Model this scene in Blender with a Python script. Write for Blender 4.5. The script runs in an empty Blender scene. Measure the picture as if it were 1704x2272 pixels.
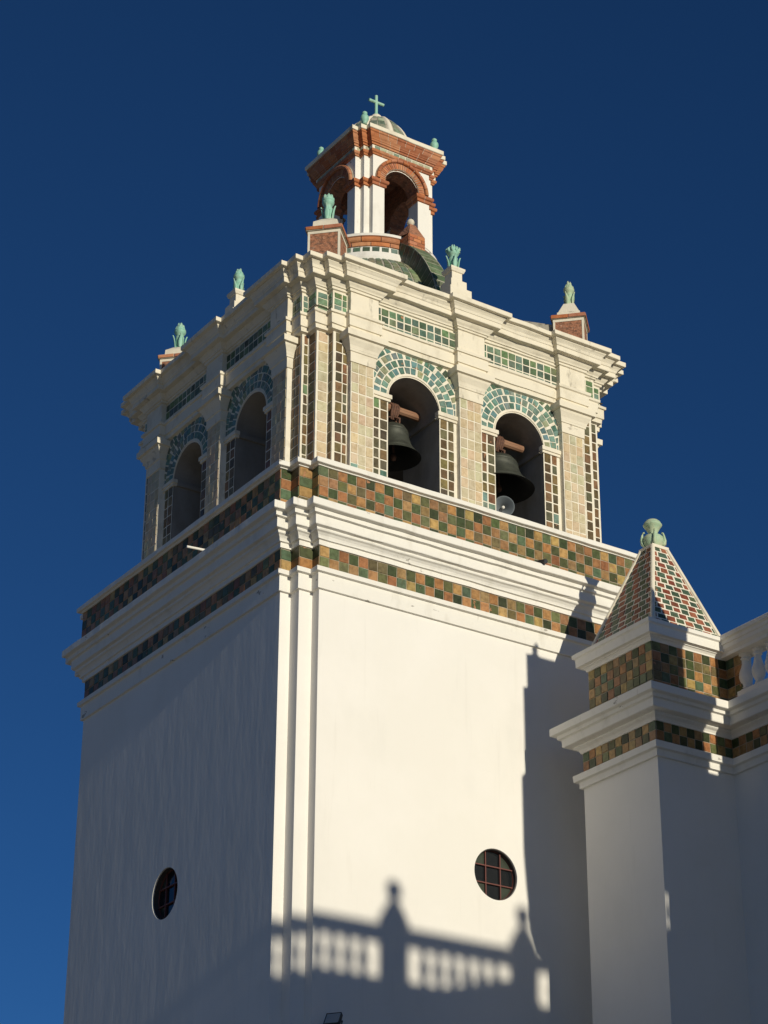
import bpy, bmesh, math, random
import numpy as np
from mathutils import Vector, Matrix
random.seed(11)
R = math.radians
GZ = 20.1                      # all heights below are measured from the tower's tiled parapet; the ground is 20.1 m lower
col = bpy.context.scene.collection
scene = bpy.context.scene

# ------------------------------------------------------------------ camera, sky, sun, exposure
CAM = (-18.7585, -31.1874, -18.465); YAW = .5851; PITCH = .4592; ROLL = .0043; FPX = 5082.9
cd = bpy.data.cameras.new('camera'); cam = bpy.data.objects.new('camera', cd); col.objects.link(cam)
cd.sensor_fit = 'VERTICAL'; cd.sensor_height = 24; cd.sensor_width = 18; cd.lens = FPX / 2272 * 24
cd.clip_start = .1; cd.clip_end = 5000
fw = Vector((math.sin(YAW) * math.cos(PITCH), math.cos(YAW) * math.cos(PITCH), math.sin(PITCH)))
rt = Vector((math.cos(YAW), -math.sin(YAW), 0)); up = rt.cross(fw)
r2 = rt * math.cos(ROLL) + up * math.sin(ROLL); u2 = -rt * math.sin(ROLL) + up * math.cos(ROLL)
m = Matrix((r2, u2, -fw)).transposed().to_4x4(); m.translation = Vector(CAM) + Vector((0, 0, GZ))
cam.matrix_world = m
scene.camera = cam

SUN_AZ = R(-.45); SUN_EL = R(11.7)
TE = math.tan(SUN_EL) / math.cos(SUN_AZ)
tosun = Vector((math.sin(SUN_AZ) * math.cos(SUN_EL), -math.cos(SUN_AZ) * math.cos(SUN_EL), math.sin(SUN_EL)))
w = bpy.data.worlds.new('World'); scene.world = w; w.use_nodes = True
nt = w.node_tree; bg = nt.nodes['Background']
sky = nt.nodes.new('ShaderNodeTexSky'); sky.sky_type = 'NISHITA'; sky.sun_disc = False
sky.sun_elevation = SUN_EL; sky.sun_rotation = math.atan2(tosun.x, tosun.y)
sky.altitude = 3800; sky.air_density = 1.0; sky.dust_density = .0; sky.ozone_density = 6.0
hs_ = nt.nodes.new('ShaderNodeHueSaturation'); hs_.inputs['Saturation'].default_value = 1.045
nt.links.new(sky.outputs[0], hs_.inputs['Color']); nt.links.new(hs_.outputs[0], bg.inputs[0]); bg.inputs[1].default_value = .059
sl = bpy.data.lights.new('sun', 'SUN'); sl.energy = 3.5; sl.angle = R(.55); sl.color = (1, .925, .75)
so = bpy.data.objects.new('sun', sl); col.objects.link(so); so.rotation_euler = tosun.to_track_quat('Z', 'Y').to_euler()
so.location = (0, -60, 40)
scene.view_settings.view_transform = 'Standard'; scene.view_settings.look = 'None'
scene.view_settings.exposure = 0; scene.view_settings.gamma = 1
scene.cycles.max_bounces = 8

# ------------------------------------------------------------------ materials
def mat(name, base, rough=.8, noise=None, bump=None, metal=0, spec=.5, attr=False, coat=0):
    """noise=(colour2, scale xyz, low, high); bump=(scale xyz, strength, distance)"""
    mt = bpy.data.materials.new(name); mt.use_nodes = True; t = mt.node_tree; b = t.nodes['Principled BSDF']
    b.inputs['Roughness'].default_value = rough; b.inputs['Metallic'].default_value = metal
    b.inputs['Specular IOR Level'].default_value = spec
    b.inputs['Coat Weight'].default_value = coat; b.inputs['Coat Roughness'].default_value = .15
    tc = t.nodes.new('ShaderNodeTexCoord')
    if attr:
        a = t.nodes.new('ShaderNodeAttribute'); a.attribute_name = 'tint'; out = a.outputs['Color']
    else:
        c = t.nodes.new('ShaderNodeRGB'); c.outputs[0].default_value = (*base, 1); out = c.outputs[0]
    for n in ([noise] if isinstance(noise, tuple) else (noise or [])):
        c2, sc, lo, hi = n
        mp = t.nodes.new('ShaderNodeMapping'); mp.inputs['Scale'].default_value = sc
        t.links.new(tc.outputs['Object'], mp.inputs[0])
        nz = t.nodes.new('ShaderNodeTexNoise'); nz.inputs['Scale'].default_value = 1; nz.inputs['Detail'].default_value = 6
        nz.inputs['Roughness'].default_value = .6
        t.links.new(mp.outputs[0], nz.inputs[0])
        rp = t.nodes.new('ShaderNodeMapRange'); rp.inputs[1].default_value = lo; rp.inputs[2].default_value = hi
        t.links.new(nz.outputs[0], rp.inputs[0])
        mx = t.nodes.new('ShaderNodeMixRGB'); t.links.new(rp.outputs[0], mx.inputs[0]); t.links.new(out, mx.inputs[1])
        if len(c2) == 4:
            mx.blend_type = 'MULTIPLY'; mx.inputs[2].default_value = c2
        else:
            mx.inputs[2].default_value = (*c2, 1)
        out = mx.outputs[0]
    t.links.new(out, b.inputs['Base Color'])
    prev = None
    for sc, st, ds in ([bump] if isinstance(bump, tuple) else (bump or [])):
        mp = t.nodes.new('ShaderNodeMapping'); mp.inputs['Scale'].default_value = sc
        t.links.new(tc.outputs['Object'], mp.inputs[0])
        nz = t.nodes.new('ShaderNodeTexNoise'); nz.inputs['Scale'].default_value = 1; nz.inputs['Detail'].default_value = 5
        t.links.new(mp.outputs[0], nz.inputs[0])
        bp = t.nodes.new('ShaderNodeBump'); bp.inputs['Strength'].default_value = st; bp.inputs['Distance'].default_value = ds
        t.links.new(nz.outputs[0], bp.inputs['Height'])
        if prev: t.links.new(prev, bp.inputs['Normal'])
        prev = bp.outputs[0]
    if prev: t.links.new(prev, b.inputs['Normal'])
    return mt

M = {}
M['plaster'] = mat('white_limewash_plaster', (.835, .805, .745), .9, [((.78, .755, .70), (1.1, 1.1, .35), .52, .80), ((.86, .83, .775), (.5, .5, .5), .45, .65), ((.76, .73, .67), (5, 5, .4), .62, .86)],
                   [((2.6, 2.6, .9), .30, .035), ((10, 10, 2.0), .25, .008), ((16, 16, 14), .14, .006), ((70, 70, 70), .25, .003)], spec=.2)
M['trim'] = mat('white_painted_moulding', (.82, .79, .72), .85, [((.66, .63, .56), (2.5, 2.5, 1.2), .55, .8), ((.40, .375, .33), (1.7, 1.7, 3.2), .672, .69), ((.58, .54, .47), (9, 9, 2), .64, .8)],
                [((9, 9, 9), .35, .014), ((60, 60, 60), .2, .004)], spec=.2)
M['old_trim'] = mat('weathered_cream_moulding', (.79, .725, .585), .88,
                    [((.60, .54, .42), (2.2, 2.2, 1.5), .52, .78), ((.33, .30, .24), (6, 6, 2.2), .62, .80), ((.50, .45, .36), (1.8, 1.8, 3), .66, .70)],
                    [((7, 7, 7), .4, .02), ((45, 45, 45), .3, .005)], spec=.2)
M['grout'] = mat('white_grout', (.80, .745, .62), .9, ((.62, .56, .44), (5, 5, 5), .5, .75), ((40, 40, 40), .3, .004), spec=.2)
M['dark_grout'] = mat('sandy_grout', (.42, .36, .28), .95, ((.26, .22, .16), (6, 6, 6), .4, .7), ((40, 40, 40), .3, .004), spec=.2)
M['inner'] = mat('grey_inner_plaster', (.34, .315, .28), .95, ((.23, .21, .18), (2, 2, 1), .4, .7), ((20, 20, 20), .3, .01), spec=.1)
M['tile'] = mat('glazed_tile', (1, 1, 1), .42, [((.55, .52, .45, 1), (11, 11, 11), .42, .72), ((1.45, 1.3, 1.05, 1), (6, 6, 6), .55, .8), ((.42, .20, .10), (5.5, 5.5, 5.5), .66, .70)],
                [((9, 9, 9), .25, .01), ((50, 50, 50), .2, .002)], attr=True, spec=.3)
M['matt_tile'] = mat('worn_cream_tile', (1, 1, 1), .6, [((.72, .68, .6, 1), (11, 11, 11), .45, .75)], [((25, 25, 25), .35, .006)], attr=True, spec=.3)
M['brick'] = mat('painted_red_brick', (1, 1, 1), .75, [((.7, .62, .58, 1), (8, 8, 8), .45, .75), ((1.2, 1.25, 1.3, 1), (20, 20, 20), .62, .8)],
                 [((30, 30, 30), .4, .006)], attr=True, spec=.25)
M['rubble'] = mat('rough_red_stone', (.42, .19, .11), .95, [((.22, .12, .08), (9, 9, 22), .45, .62), ((.55, .36, .26), (14, 14, 18), .58, .75)],
                  [((14, 14, 24), .9, .05), ((50, 50, 50), .5, .01)], spec=.2)
M['concrete'] = mat('mossy_grey_concrete', (.42, .39, .32), .95, [((.16, .15, .11), (5, 5, 5), .45, .7)], ((20, 20, 20), .5, .02), spec=.2)
M['verdigris'] = mat('pale_green_glazed_ceramic', (.29, .55, .43), .5, [((.42, .58, .44), (6, 6, 6), .45, .7), ((.10, .19, .15), (14, 14, 9), .58, .74)],
                     ((25, 25, 25), .3, .006), spec=.3)
M['pale_green'] = mat('pale_green_painted_stone', (.40, .54, .36), .6, [((.56, .57, .38), (4, 4, 6), .42, .68), ((.16, .22, .15), (12, 12, 8), .58, .74)],
                      ((25, 25, 25), .3, .006), spec=.3)
M['bronze'] = mat('dark_green_bronze', (.075, .08, .06), .6, ((.04, .042, .033), (5, 5, 9), .4, .7), ((25, 25, 25), .3, .006), metal=.35)
M['shaded_bronze'] = mat('bronze_with_painted_shade', (.012, .012, .01), .8)  # same bronze, near-black to paint in the shade inside the bell
M['iron'] = mat('rusty_iron', (.16, .075, .045), .85, ((.07, .04, .03), (20, 20, 20), .4, .7), ((40, 40, 40), .4, .005))
M['black_iron'] = mat('dark_metal', (.025, .028, .032), .55, None, ((40, 40, 40), .2, .003))
M['wood'] = mat('reddish_log', (.33, .18, .105), .85, ((.2, .09, .05), (3, 40, 40), .4, .7), ((4, 50, 50), .6, .01))
M['horn'] = mat('grey_painted_horn', (.13, .15, .165), .8, None, None, spec=.4)
M['glass'] = mat('dark_window_glass', (.012, .014, .016), .12, None, ((2, 2, 2), .08, .02), spec=.5)
M['green_glass'] = mat('olive_window_glass', (.05, .06, .045), .2, None, ((2, 2, 2), .08, .02), spec=.5)
M['muntin'] = mat('red_brown_iron_bar', (.15, .045, .035), .6)
M['ground'] = mat('stone_paving', (.37, .32, .23), .9, ((.29, .25, .18), (.3, .3, .3), .4, .7), ((3, 3, 3), .3, .02))
M['lining'] = mat('dark_brown_metal_lining', (.06, .05, .045), .7)
M['lamp_glass'] = mat('floodlight_glass', (.35, .37, .36), .2)
M['roof'] = mat('flat_roof_screed', (.36, .33, .28), .95, ((.22, .2, .17), (1.5, 1.5, 1.5), .4, .7))

# ------------------------------------------------------------------ mesh helper
ROOT = {}
class MB:
    def __init__(s): s.v = []; s.f = []; s.c = []
    def face(s, pts, c=(1, 1, 1)):
        i = len(s.v); s.v += [tuple(p) for p in pts]; s.f.append(tuple(range(i, i + len(pts)))); s.c.append(c)
    def grid(s, rows, c=(1, 1, 1), closed=False):
        """rows: list of equal length point lists, shared vertices"""
        i = len(s.v); n = len(rows[0])
        for r in rows: s.v += [tuple(p) for p in r]
        for a in range(len(rows) - 1):
            for b in range(n if closed else n - 1):
                b2 = (b + 1) % n
                s.f.append((i + a * n + b, i + a * n + b2, i + (a + 1) * n + b2, i + (a + 1) * n + b)); s.c.append(c)
    def box(s, x0, x1, y0, y1, z0, z1, c=(1, 1, 1), T=None):
        P = [(x, y, z) for z in (z0, z1) for x, y in ((x0, y0), (x1, y0), (x1, y1), (x0, y1))]
        if T: P = [T(*p) for p in P]
        i = len(s.v); s.v += P
        for f in ((0, 3, 2, 1), (4, 5, 6, 7), (0, 1, 5, 4), (1, 2, 6, 5), (2, 3, 7, 6), (3, 0, 4, 7)):
            s.f.append(tuple(i + k for k in f)); s.c.append(c)
    def sweep(s, path, prof, closed=True, c=(1, 1, 1), wob=0):
        if not wob:
            s.grid([offset(path, d, closed, z) for d, z in prof], c, closed); return
        # hand-run moulding: extra points along every length, each moved a few millimetres
        fine = []; n = len(path)
        for i in range(n if closed else n - 1):
            p, q = path[i], path[(i + 1) % n]; L = math.hypot(q[0] - p[0], q[1] - p[1]); m_ = max(1, int(L / .28))
            fine += [(p[0] + (q[0] - p[0]) * k / m_, p[1] + (q[1] - p[1]) * k / m_) for k in range(m_)]
        if not closed: fine.append(path[-1])
        rnd = random.Random(len(fine) * 7 + 1); ph = [rnd.uniform(0, 6.28) for _ in range(6)]
        rows = []
        for r, (d, z) in enumerate(prof):
            g_ = r // 5
            row = []
            for k, v in enumerate(offset(fine, d, closed, z)):
                u = k * .9 + g_ * 1.7
                row.append((v[0] + rnd.uniform(-.3, .3) * wob, v[1] + rnd.uniform(-.3, .3) * wob, v[2] + wob * (.6 * math.sin(u + ph[0]) + .5 * math.sin(2.3 * u + ph[1]) + rnd.uniform(-.25, .25))))
            rows.append(row)
        s.grid(rows, c, closed)
    def lathe(s, cx, cy, prof, n=24, c=(1, 1, 1), a0=0):
        s.grid([[(cx + r * math.cos(a0 + 2 * math.pi * k / n), cy + r * math.sin(a0 + 2 * math.pi * k / n), z) for k in range(n)] for r, z in prof], c, True)
    def tube(s, pts, r, n=8, c=(1, 1, 1)):
        pts = [Vector(p) for p in pts]; rows = []
        for i, p in enumerate(pts):
            d = (pts[min(i + 1, len(pts) - 1)] - pts[max(i - 1, 0)]).normalized()
            a = d.cross(Vector((0, 0, 1))) if abs(d.z) < .9 else d.cross(Vector((1, 0, 0)))
            a.normalize(); b = d.cross(a); rr = r[i] if isinstance(r, (list, tuple)) else r
            rows.append([p + (a * math.cos(2 * math.pi * k / n) + b * math.sin(2 * math.pi * k / n)) * rr for k in range(n)])
        s.grid(rows, c, True); s.face(rows[0], c); s.face(rows[-1], c)
    def tile(s, p, c, gap=.012, lift=.012, bev=.007, jit=.003):
        """one tile on the quad p (counter clockwise seen from outside): joint gap, raised and slightly tilted top with chamfered edges"""
        p = [Vector(q) for q in p]
        n = (p[1] - p[0]).cross(p[3] - p[0])
        if n.length < 1e-9: n = (p[2] - p[1]).cross(p[3] - p[1])
        if n.length < 1e-9: return
        n.normalize()
        def inset(q, g):
            o = []
            for k in range(4):
                e1 = (q[(k + 1) % 4] - q[k]); e2 = (q[k - 1] - q[k])
                l1, l2 = e1.length, e2.length
                o.append(q[k] + (e1 * min(g / l1, .35) if l1 > 1e-6 else Vector()) + (e2 * min(g / l2, .35) if l2 > 1e-6 else Vector()))
            return o
        a = inset(p, gap * random.uniform(.35, .75)); eu = (p[1] - p[0]).normalized(); ev = n.cross(eu)
        a = [q + eu * random.uniform(-.004, .004) + ev * random.uniform(-.004, .004) for q in a]; b = inset(a, bev)
        t = n * lift
        b = [q + t + n * random.uniform(-jit, jit) for q in b]
        i = len(s.v); s.v += [tuple(q) for q in a] + [tuple(q) for q in b]
        s.f.append((i + 4, i + 5, i + 6, i + 7)); s.c.append(c)
        for k in range(4):
            k2 = (k + 1) % 4; s.f.append((i + k, i + k2, i + 4 + k2, i + 4 + k)); s.c.append(c)
    def build(s, name, material, parent=None, smooth=False, label=None, loc=None):
        o0 = ROOT.get(parent, loc or (0, 0, 0))
        V = np.array(s.v, float) - np.array(o0, float)
        if parent is None: pass
        me = bpy.data.meshes.new(name); me.from_pydata(V.tolist(), [], s.f); me.update()
        if material.name.startswith(('glazed_tile', 'worn_cream', 'painted_red')):
            ca = me.color_attributes.new('tint', 'FLOAT_COLOR', 'CORNER')
            arr = []
            for f, c in zip(s.f, s.c): arr += [c[0], c[1], c[2], 1.0] * len(f)
            ca.data.foreach_set('color', arr)
        me.materials.append(material)
        if smooth: me.polygons.foreach_set('use_smooth', [True] * len(me.polygons))
        ob = bpy.data.objects.new(name, me); col.objects.link(ob)
        if parent is not None:
            ob.parent = parent; ROOT[ob] = o0
        else:
            ob.location = (o0[0], o0[1], o0[2] + GZ); ROOT[ob] = o0
        if label: ob['label'] = label
        return ob

def offset(path, d, closed, z):
    n = len(path); out = []
    for i in range(n):
        ns = []
        for a, b in ((i - 1, i), (i, i + 1)):
            if not closed and (a < 0 or b >= n): continue
            p, q = path[a % n], path[b % n]
            dx, dy = q[0] - p[0], q[1] - p[1]; l = math.hypot(dx, dy); ns.append((dy / l, -dx / l))
        if len(ns) == 1: o = ns[0]
        else:
            den = 1 + ns[0][0] * ns[1][0] + ns[0][1] * ns[1][1]
            o = ((ns[0][0] + ns[1][0]) / den, (ns[0][1] + ns[1][1]) / den)
        out.append((path[i][0] + o[0] * d, path[i][1] + o[1] * d, z))
    return out

def edges(path, closed=True):
    n = len(path)
    for i in range(n if closed else n - 1): yield path[i], path[(i + 1) % n]

def wall_quad(p, q, d, z0, z1, t0, t1):
    """quad on the vertical wall p-q (outside to the right of travel), pushed out by d, from t0 to t1 metres along it"""
    dx, dy = q[0] - p[0], q[1] - p[1]; l = math.hypot(dx, dy); dx /= l; dy /= l
    a = (p[0] + dx * t0 + dy * d, p[1] + dy * t0 - dx * d); b = (p[0] + dx * t1 + dy * d, p[1] + dy * t1 - dx * d)
    return [(*a, z0), (*b, z0), (*b, z1), (*a, z1)]

def vary(c, a=.15):
    k = random.uniform(1 - a, 1 + a)
    return tuple(max(.004, x * k * random.uniform(1 - a * .35, 1 + a * .35)) for x in c)

GREENS = [(0.061, 0.084, 0.029), (0.088, 0.114, 0.043), (0.121, 0.126, 0.049), (0.043, 0.055, 0.023), (0.101, 0.138, 0.065), (0.142, 0.12, 0.052), (0.068, 0.102, 0.046), (0.155, 0.168, 0.072), (0.095, 0.144, 0.081), (0.081, 0.09, 0.034), (0.162, 0.126, 0.058)]
ORANGES = [(0.4, 0.194, 0.068), (0.353, 0.168, 0.068), (0.428, 0.24, 0.089), (0.288, 0.128, 0.053), (0.391, 0.219, 0.084), (0.326, 0.184, 0.084), (0.437, 0.265, 0.105), (0.428, 0.296, 0.105), (0.344, 0.153, 0.063), (0.316, 0.204, 0.089), (0.391, 0.204, 0.084)]
TEALS = [(0.138, 0.263, 0.23), (0.168, 0.297, 0.253), (0.18, 0.252, 0.23), (0.108, 0.213, 0.172), (0.192, 0.319, 0.265), (0.132, 0.246, 0.247), (0.216, 0.28, 0.23), (0.156, 0.224, 0.196)]
PANELG = [(0.078, 0.138, 0.096), (0.12, 0.201, 0.138), (0.102, 0.167, 0.126), (0.156, 0.23, 0.162), (0.078, 0.115, 0.078), (0.18, 0.241, 0.132), (0.12, 0.178, 0.15)]
LEAFG = [(.15, .25, .11), (.18, .28, .14), (.12, .20, .09), (.16, .27, .16), (.19, .28, .22)]
BROWNS = [(.15, .10, .045), (.12, .085, .04), (.19, .12, .05), (.10, .08, .045), (.17, .14, .075), (.22, .12, .06), (.13, .12, .07), (.2, .15, .06)]
CREAMS = [(.63, .50, .31), (.60, .48, .31), (.65, .53, .36), (.58, .49, .34), (.62, .48, .31), (.57, .50, .33), (.56, .52, .34), (.60, .50, .33), (.60, .46, .31)]
REDB = [(.50, .185, .075), (.45, .155, .065), (.53, .215, .095), (.40, .145, .07), (.55, .25, .125), (.47, .20, .11)]

def fill_wall(mb, p, q, d, z0, z1, nu, nv, pick, off=0, t0=0, t1=None, ztop=None, **kw):
    l = math.hypot(q[0] - p[0], q[1] - p[1]); t1 = l if t1 is None else t1
    for j in range(nv):
        for i in range(nu):
            a = t0 + (t1 - t0) * i / nu; b = t0 + (t1 - t0) * (i + 1) / nu
            za = z0 + (z1 - z0) * j / nv; zb = z0 + (z1 - z0) * (j + 1) / nv
            mb.tile(wall_quad(p, q, d, za, zb, a, b), pick(i, j), **kw)

def checker(i, j):
    if random.random() < .05: i += 1
    return vary(random.choice(GREENS if (i + j) % 2 == 0 else ORANGES))
def checker_band(mb, path, d, z0, rows, pitch, closed=True):
    for p, q in edges(path, closed):
        l = math.hypot(q[0] - p[0], q[1] - p[1])
        n = max(1, round(l / pitch)); s = random.randint(0, 1)
        for j in range(rows):
            for i in range(n):
                a, b = l * i / n, l * (i + 1) / n
                cc = checker(i + s, j)
                mb.tile(wall_quad(p, q, d, z0 + j * pitch, z0 + (j + 1) * pitch, a, b), cc, gap=.009, lift=.010, bev=.008)

def tagt(o, label, cat, group=None):
    o['label'] = label; o['category'] = cat
    if group: o['group'] = group
def empty(name, loc, label=None, cat=None, group=None):
    o = bpy.data.objects.new(name, None); col.objects.link(o); o.location = (loc[0], loc[1], loc[2] + GZ); ROOT[o] = loc
    o.empty_display_size = .2
    if label: tagt(o, label, cat, group)
    return o
def dup(root, loc, label=None, rotz=0):
    r = root.copy(); col.objects.link(r); r.location = (loc[0], loc[1], loc[2] + GZ); r.rotation_euler = (0, 0, rotz)
    if label: r['label'] = label
    for ch in list(root.children):
        c = ch.copy(); col.objects.link(c); c.parent = r
        for g in ch.children:
            e = g.copy(); col.objects.link(e); e.parent = c
    return r

# ------------------------------------------------------------------ ground
g = MB(); g.face([(-3000, -3000, -GZ), (3000, -3000, -GZ), (3000, 3000, -GZ), (-3000, 3000, -GZ)])
go = g.build('ground', M['ground']); go['kind'] = 'structure'

# ------------------------------------------------------------------ bell tower
W = 8.8446; CC = W / 2
tower = empty('bell_tower', (CC, CC, -GZ), 'tall white bell tower with green tiled arches and red brick lantern on top', 'bell tower')

def rotpath(half, cx=CC, cy=CC):
    """half: vertices of the front side relative to the centre (x from left corner stair to right corner), turned four times"""
    out = []
    for k in range(4):
        for x, y in half:
            for _ in range(k): x, y = -y, x
            out.append((cx + x, cy + y))
    return out
def stair(h, a1, a2):
    S = a1 + a2
    return [(-h, -h + S), (-h + a1, -h + S), (-h + a1, -h + a1), (-h + S, -h + a1), (-h + S, -h)]
P_PED = rotpath(stair(CC, .2213, .2779))
NKEEP = 5

# shaft with round window holes on the front and the left side
mb = MB()
D0 = -.11
wins = [('front', (4.365, CC - CC + .11, -6.335)), ('left', (.11, 4.40, -6.335))]
shaftpath = offset(P_PED, D0, True, 0)
sp = [(p[0], p[1]) for p in shaftpath]
def hole_wall(mb, P, t0, t1, z0, z1, tc, zc, r, depth, N=64):
    s = 1.0
    ring = []; sq = []
    for k in range(N):
        a = 2 * math.pi * k / N; c_, s_ = math.cos(a), math.sin(a); m_ = max(abs(c_), abs(s_))
        ring.append((tc + r * c_, zc + r * s_)); sq.append((tc + s * c_ / m_, zc + s * s_ / m_))
    for k in range(N):
        k2 = (k + 1) % N
        mb.face([P(*ring[k], 0), P(*ring[k2], 0), P(*sq[k2], 0), P(*sq[k], 0)])
    mb.grid([[P(*q, 0) for q in ring], [P(*q, depth) for q in ring]], closed=True)
    for (a, b, c_, d_) in ((t0, tc - s, z0, z1), (tc + s, t1, z0, z1), (tc - s, tc + s, z0, zc - s), (tc - s, tc + s, zc + s, z1)):
        mb.face([P(a, c_, 0), P(b, c_, 0), P(b, d_, 0), P(a, d_, 0)])
for i, (p, q) in enumerate(edges(sp)):
    if i == 4:      # front
        hole_wall(mb, lambda t, z, d: (t, p[1] + d, z), p[0], q[0], -GZ, -1.78, 4.365, -6.335, .465, .16)
    elif i == len(sp) - 1:     # left
        hole_wall(mb, lambda t, z, d: (p[0] + d, t, z), q[1], p[1], -GZ, -1.78, 4.40, -6.335, .475, .16)
    else:
        mb.face([(*p, -GZ), (*q, -GZ), (*q, -1.78), (*p, -1.78)])
mb.build('shaft', M['plaster'], tower)

# moulded string course, tiled frieze, main cornice, tiled parapet, coping
mb = MB(); mb.sweep(P_PED, [(-.13, -1.79), (-.06, -1.785), (-.06, -1.495), (-.055, -1.487), (.0, -1.48), (.005, -1.395), (-.13, -1.37)])
mb.build('string_course', M['trim'], tower)
mb = MB(); mb.sweep(P_PED, [(-.1, -1.375), (-.1, -.935)]); mb.build('frieze_wall', M['dark_grout'], tower)
mb = MB(); checker_band(mb, [(x[0], x[1]) for x in offset(P_PED, -.1, True, 0)], .0, -1.362, 2, .208)
mb.build('tiled_frieze', M['tile'], tower)
mb = MB(); mb.sweep(P_PED, [(-.12, -.945), (-.07, -.94), (-.07, -.845), (-.03, -.838), (-.025, -.812), (-.012, -.78), (.02, -.74), (.055, -.72), (.062, -.70), (.062, -.675), (.125, -.655), (.13, -.64),
                            (.13, -.478), (.138, -.468), (.19, -.462), (.192, -.385), (.2, -.378), (.275, -.37), (.285, -.36), (.285, -.232), (.27, -.222), (.0, -.15)], wob=.006)
mb.build('main_cornice', M['trim'], tower)
mb = MB(); mb.sweep(P_PED, [(0, -.2), (0, .6)]); mb.build('parapet_wall', M['dark_grout'], tower)
mb = MB(); checker_band(mb, P_PED, 0, -.21, 4, .2); mb.build('tiled_parapet', M['tile'], tower)
mb = MB(); mb.sweep(P_PED, [(-.05, .575), (.035, .578), (.038, .60), (.095, .606), (.105, .613), (.108, .70), (.09, .712), (-1.3, .745)], wob=.006)
mb.build('coping', M['trim'], tower)

# belfry stage -------------------------------------------------
B = .8603; PJ = .1197; A1 = .157; A2 = .2755; SB = A1 + A2; CW = .3304; PW = .5274
H = CC - B
ZB, ZARC = .70, 4.10
st = stair(H, A1, A2)
xs = [(-H + SB + CW, -H + SB + CW + PW), (-PW / 2, PW / 2), (H - SB - CW - PW, H - SB - CW)]
P_WALL = rotpath(st)
P_RES = rotpath(st + [pt for a, b in xs for pt in ((a, -H), (a, -H - PJ), (b, -H - PJ), (b, -H))])
def side(k, cx=CC, cy=CC):
    """front coordinates relative to the centre turned to side k: 0 front, 1 left, 2 back, 3 right"""
    def T(x, y, z):
        for _ in range(k): x, y = y, -x
        return (cx + x, cy + y, z)
    return T
bays = [(xs[0][1], xs[1][0]), (xs[1][1], xs[2][0])]
RO = .60; ZS = 3.02
def arch_pts(cx, r, zs, n=24): return [(cx - r * math.cos(math.pi * k / n), zs + r * math.sin(math.pi * k / n)) for k in range(n + 1)]
def arch_panel(mb, T, y, x0, x1, z0, z1, cx, r, zs, n=24):
    A = arch_pts(cx, r, zs, n)
    mb.face([T(x0, y, z0), T(cx - r, y, z0), T(cx - r, y, zs), T(x0, y, zs)])
    mb.face([T(cx + r, y, z0), T(x1, y, z0), T(x1, y, zs), T(cx + r, y, zs)])
    def outp(x, z):
        dx, dz = x - cx, z - zs
        sx = ((x1 - cx) if dx > 0 else (x0 - cx)) / dx if abs(dx) > 1e-9 else 1e9
        sz = (z1 - zs) / dz if dz > 1e-9 else 1e9
        k = min(sx, sz); return (cx + dx * k, zs + dz * k)
    O = [outp(*a) for a in A]
    for k in range(n):
        a, b = O[k], O[k + 1]
        pts = [A[k], A[k + 1], b]
        if abs(a[0] - b[0]) > 1e-6 and abs(a[1] - b[1]) > 1e-6: pts.append((x0 if a[0] < cx else x1, z1))
        pts.append(a)
        mb.face([T(p[0], y, p[1]) for p in pts])
def arch_reveal(mb, T, y0, y1, z0, cx, r, zs, n=24, c=(1, 1, 1)):
    L = [(cx - r, z0)] + arch_pts(cx, r, zs, n) + [(cx + r, z0)]
    mb.grid([[T(x, y0, z) for x, z in L], [T(x, y1, z) for x, z in L]], c)

DEPTH = 1.25
wall = MB()
pw = rotpath(st)
for i, (p, q) in enumerate(edges(pw)):
    if i % 5 != 4: wall.face([(*p, ZB), (*q, ZB), (*q, ZARC + .1), (*p, ZARC + .1)])
inner = MB()
for k in range(4):
    T = side(k)
    segs = [(-H + SB, bays[0][0]), (bays[0][1], bays[1][0]), (bays[1][1], H - SB)]
    for a, b in segs: wall.face([T(a, -H, ZB), T(b, -H, ZB), T(b, -H, ZARC + .1), T(a, -H, ZARC + .1)])
    for a, b in bays:
        c = (a + b) / 2
        arch_panel(wall, T, -H, a, b, ZB, ZARC + .1, c, RO, ZS)
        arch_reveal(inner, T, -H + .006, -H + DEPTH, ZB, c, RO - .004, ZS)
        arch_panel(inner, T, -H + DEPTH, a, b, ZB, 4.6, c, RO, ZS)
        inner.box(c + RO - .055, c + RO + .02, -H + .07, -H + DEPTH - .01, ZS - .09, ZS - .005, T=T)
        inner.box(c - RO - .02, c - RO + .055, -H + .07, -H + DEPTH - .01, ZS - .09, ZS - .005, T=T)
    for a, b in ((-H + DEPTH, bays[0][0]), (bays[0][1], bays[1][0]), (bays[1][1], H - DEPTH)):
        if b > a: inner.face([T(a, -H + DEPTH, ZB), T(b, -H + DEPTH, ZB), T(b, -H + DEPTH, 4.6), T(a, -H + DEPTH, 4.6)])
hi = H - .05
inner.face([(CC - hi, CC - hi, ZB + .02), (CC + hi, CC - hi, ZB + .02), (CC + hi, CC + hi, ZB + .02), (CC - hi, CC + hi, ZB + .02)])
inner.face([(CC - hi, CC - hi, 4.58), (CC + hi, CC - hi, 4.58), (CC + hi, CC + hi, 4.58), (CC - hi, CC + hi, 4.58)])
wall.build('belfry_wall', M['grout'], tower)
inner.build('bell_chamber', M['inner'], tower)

def brown(i, j):
    r = random.random()
    return vary(random.choice(BROWNS) if r < .97 else random.choice(LEAFG + ORANGES[:3]), .2)
def cream(i, j):
    r = random.random()
    return vary(random.choice(CREAMS) if r < .97 else random.choice([(.46, .49, .34), (.52, .5, .34), (.55, .42, .29)]), .07)
ROW = .216
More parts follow.
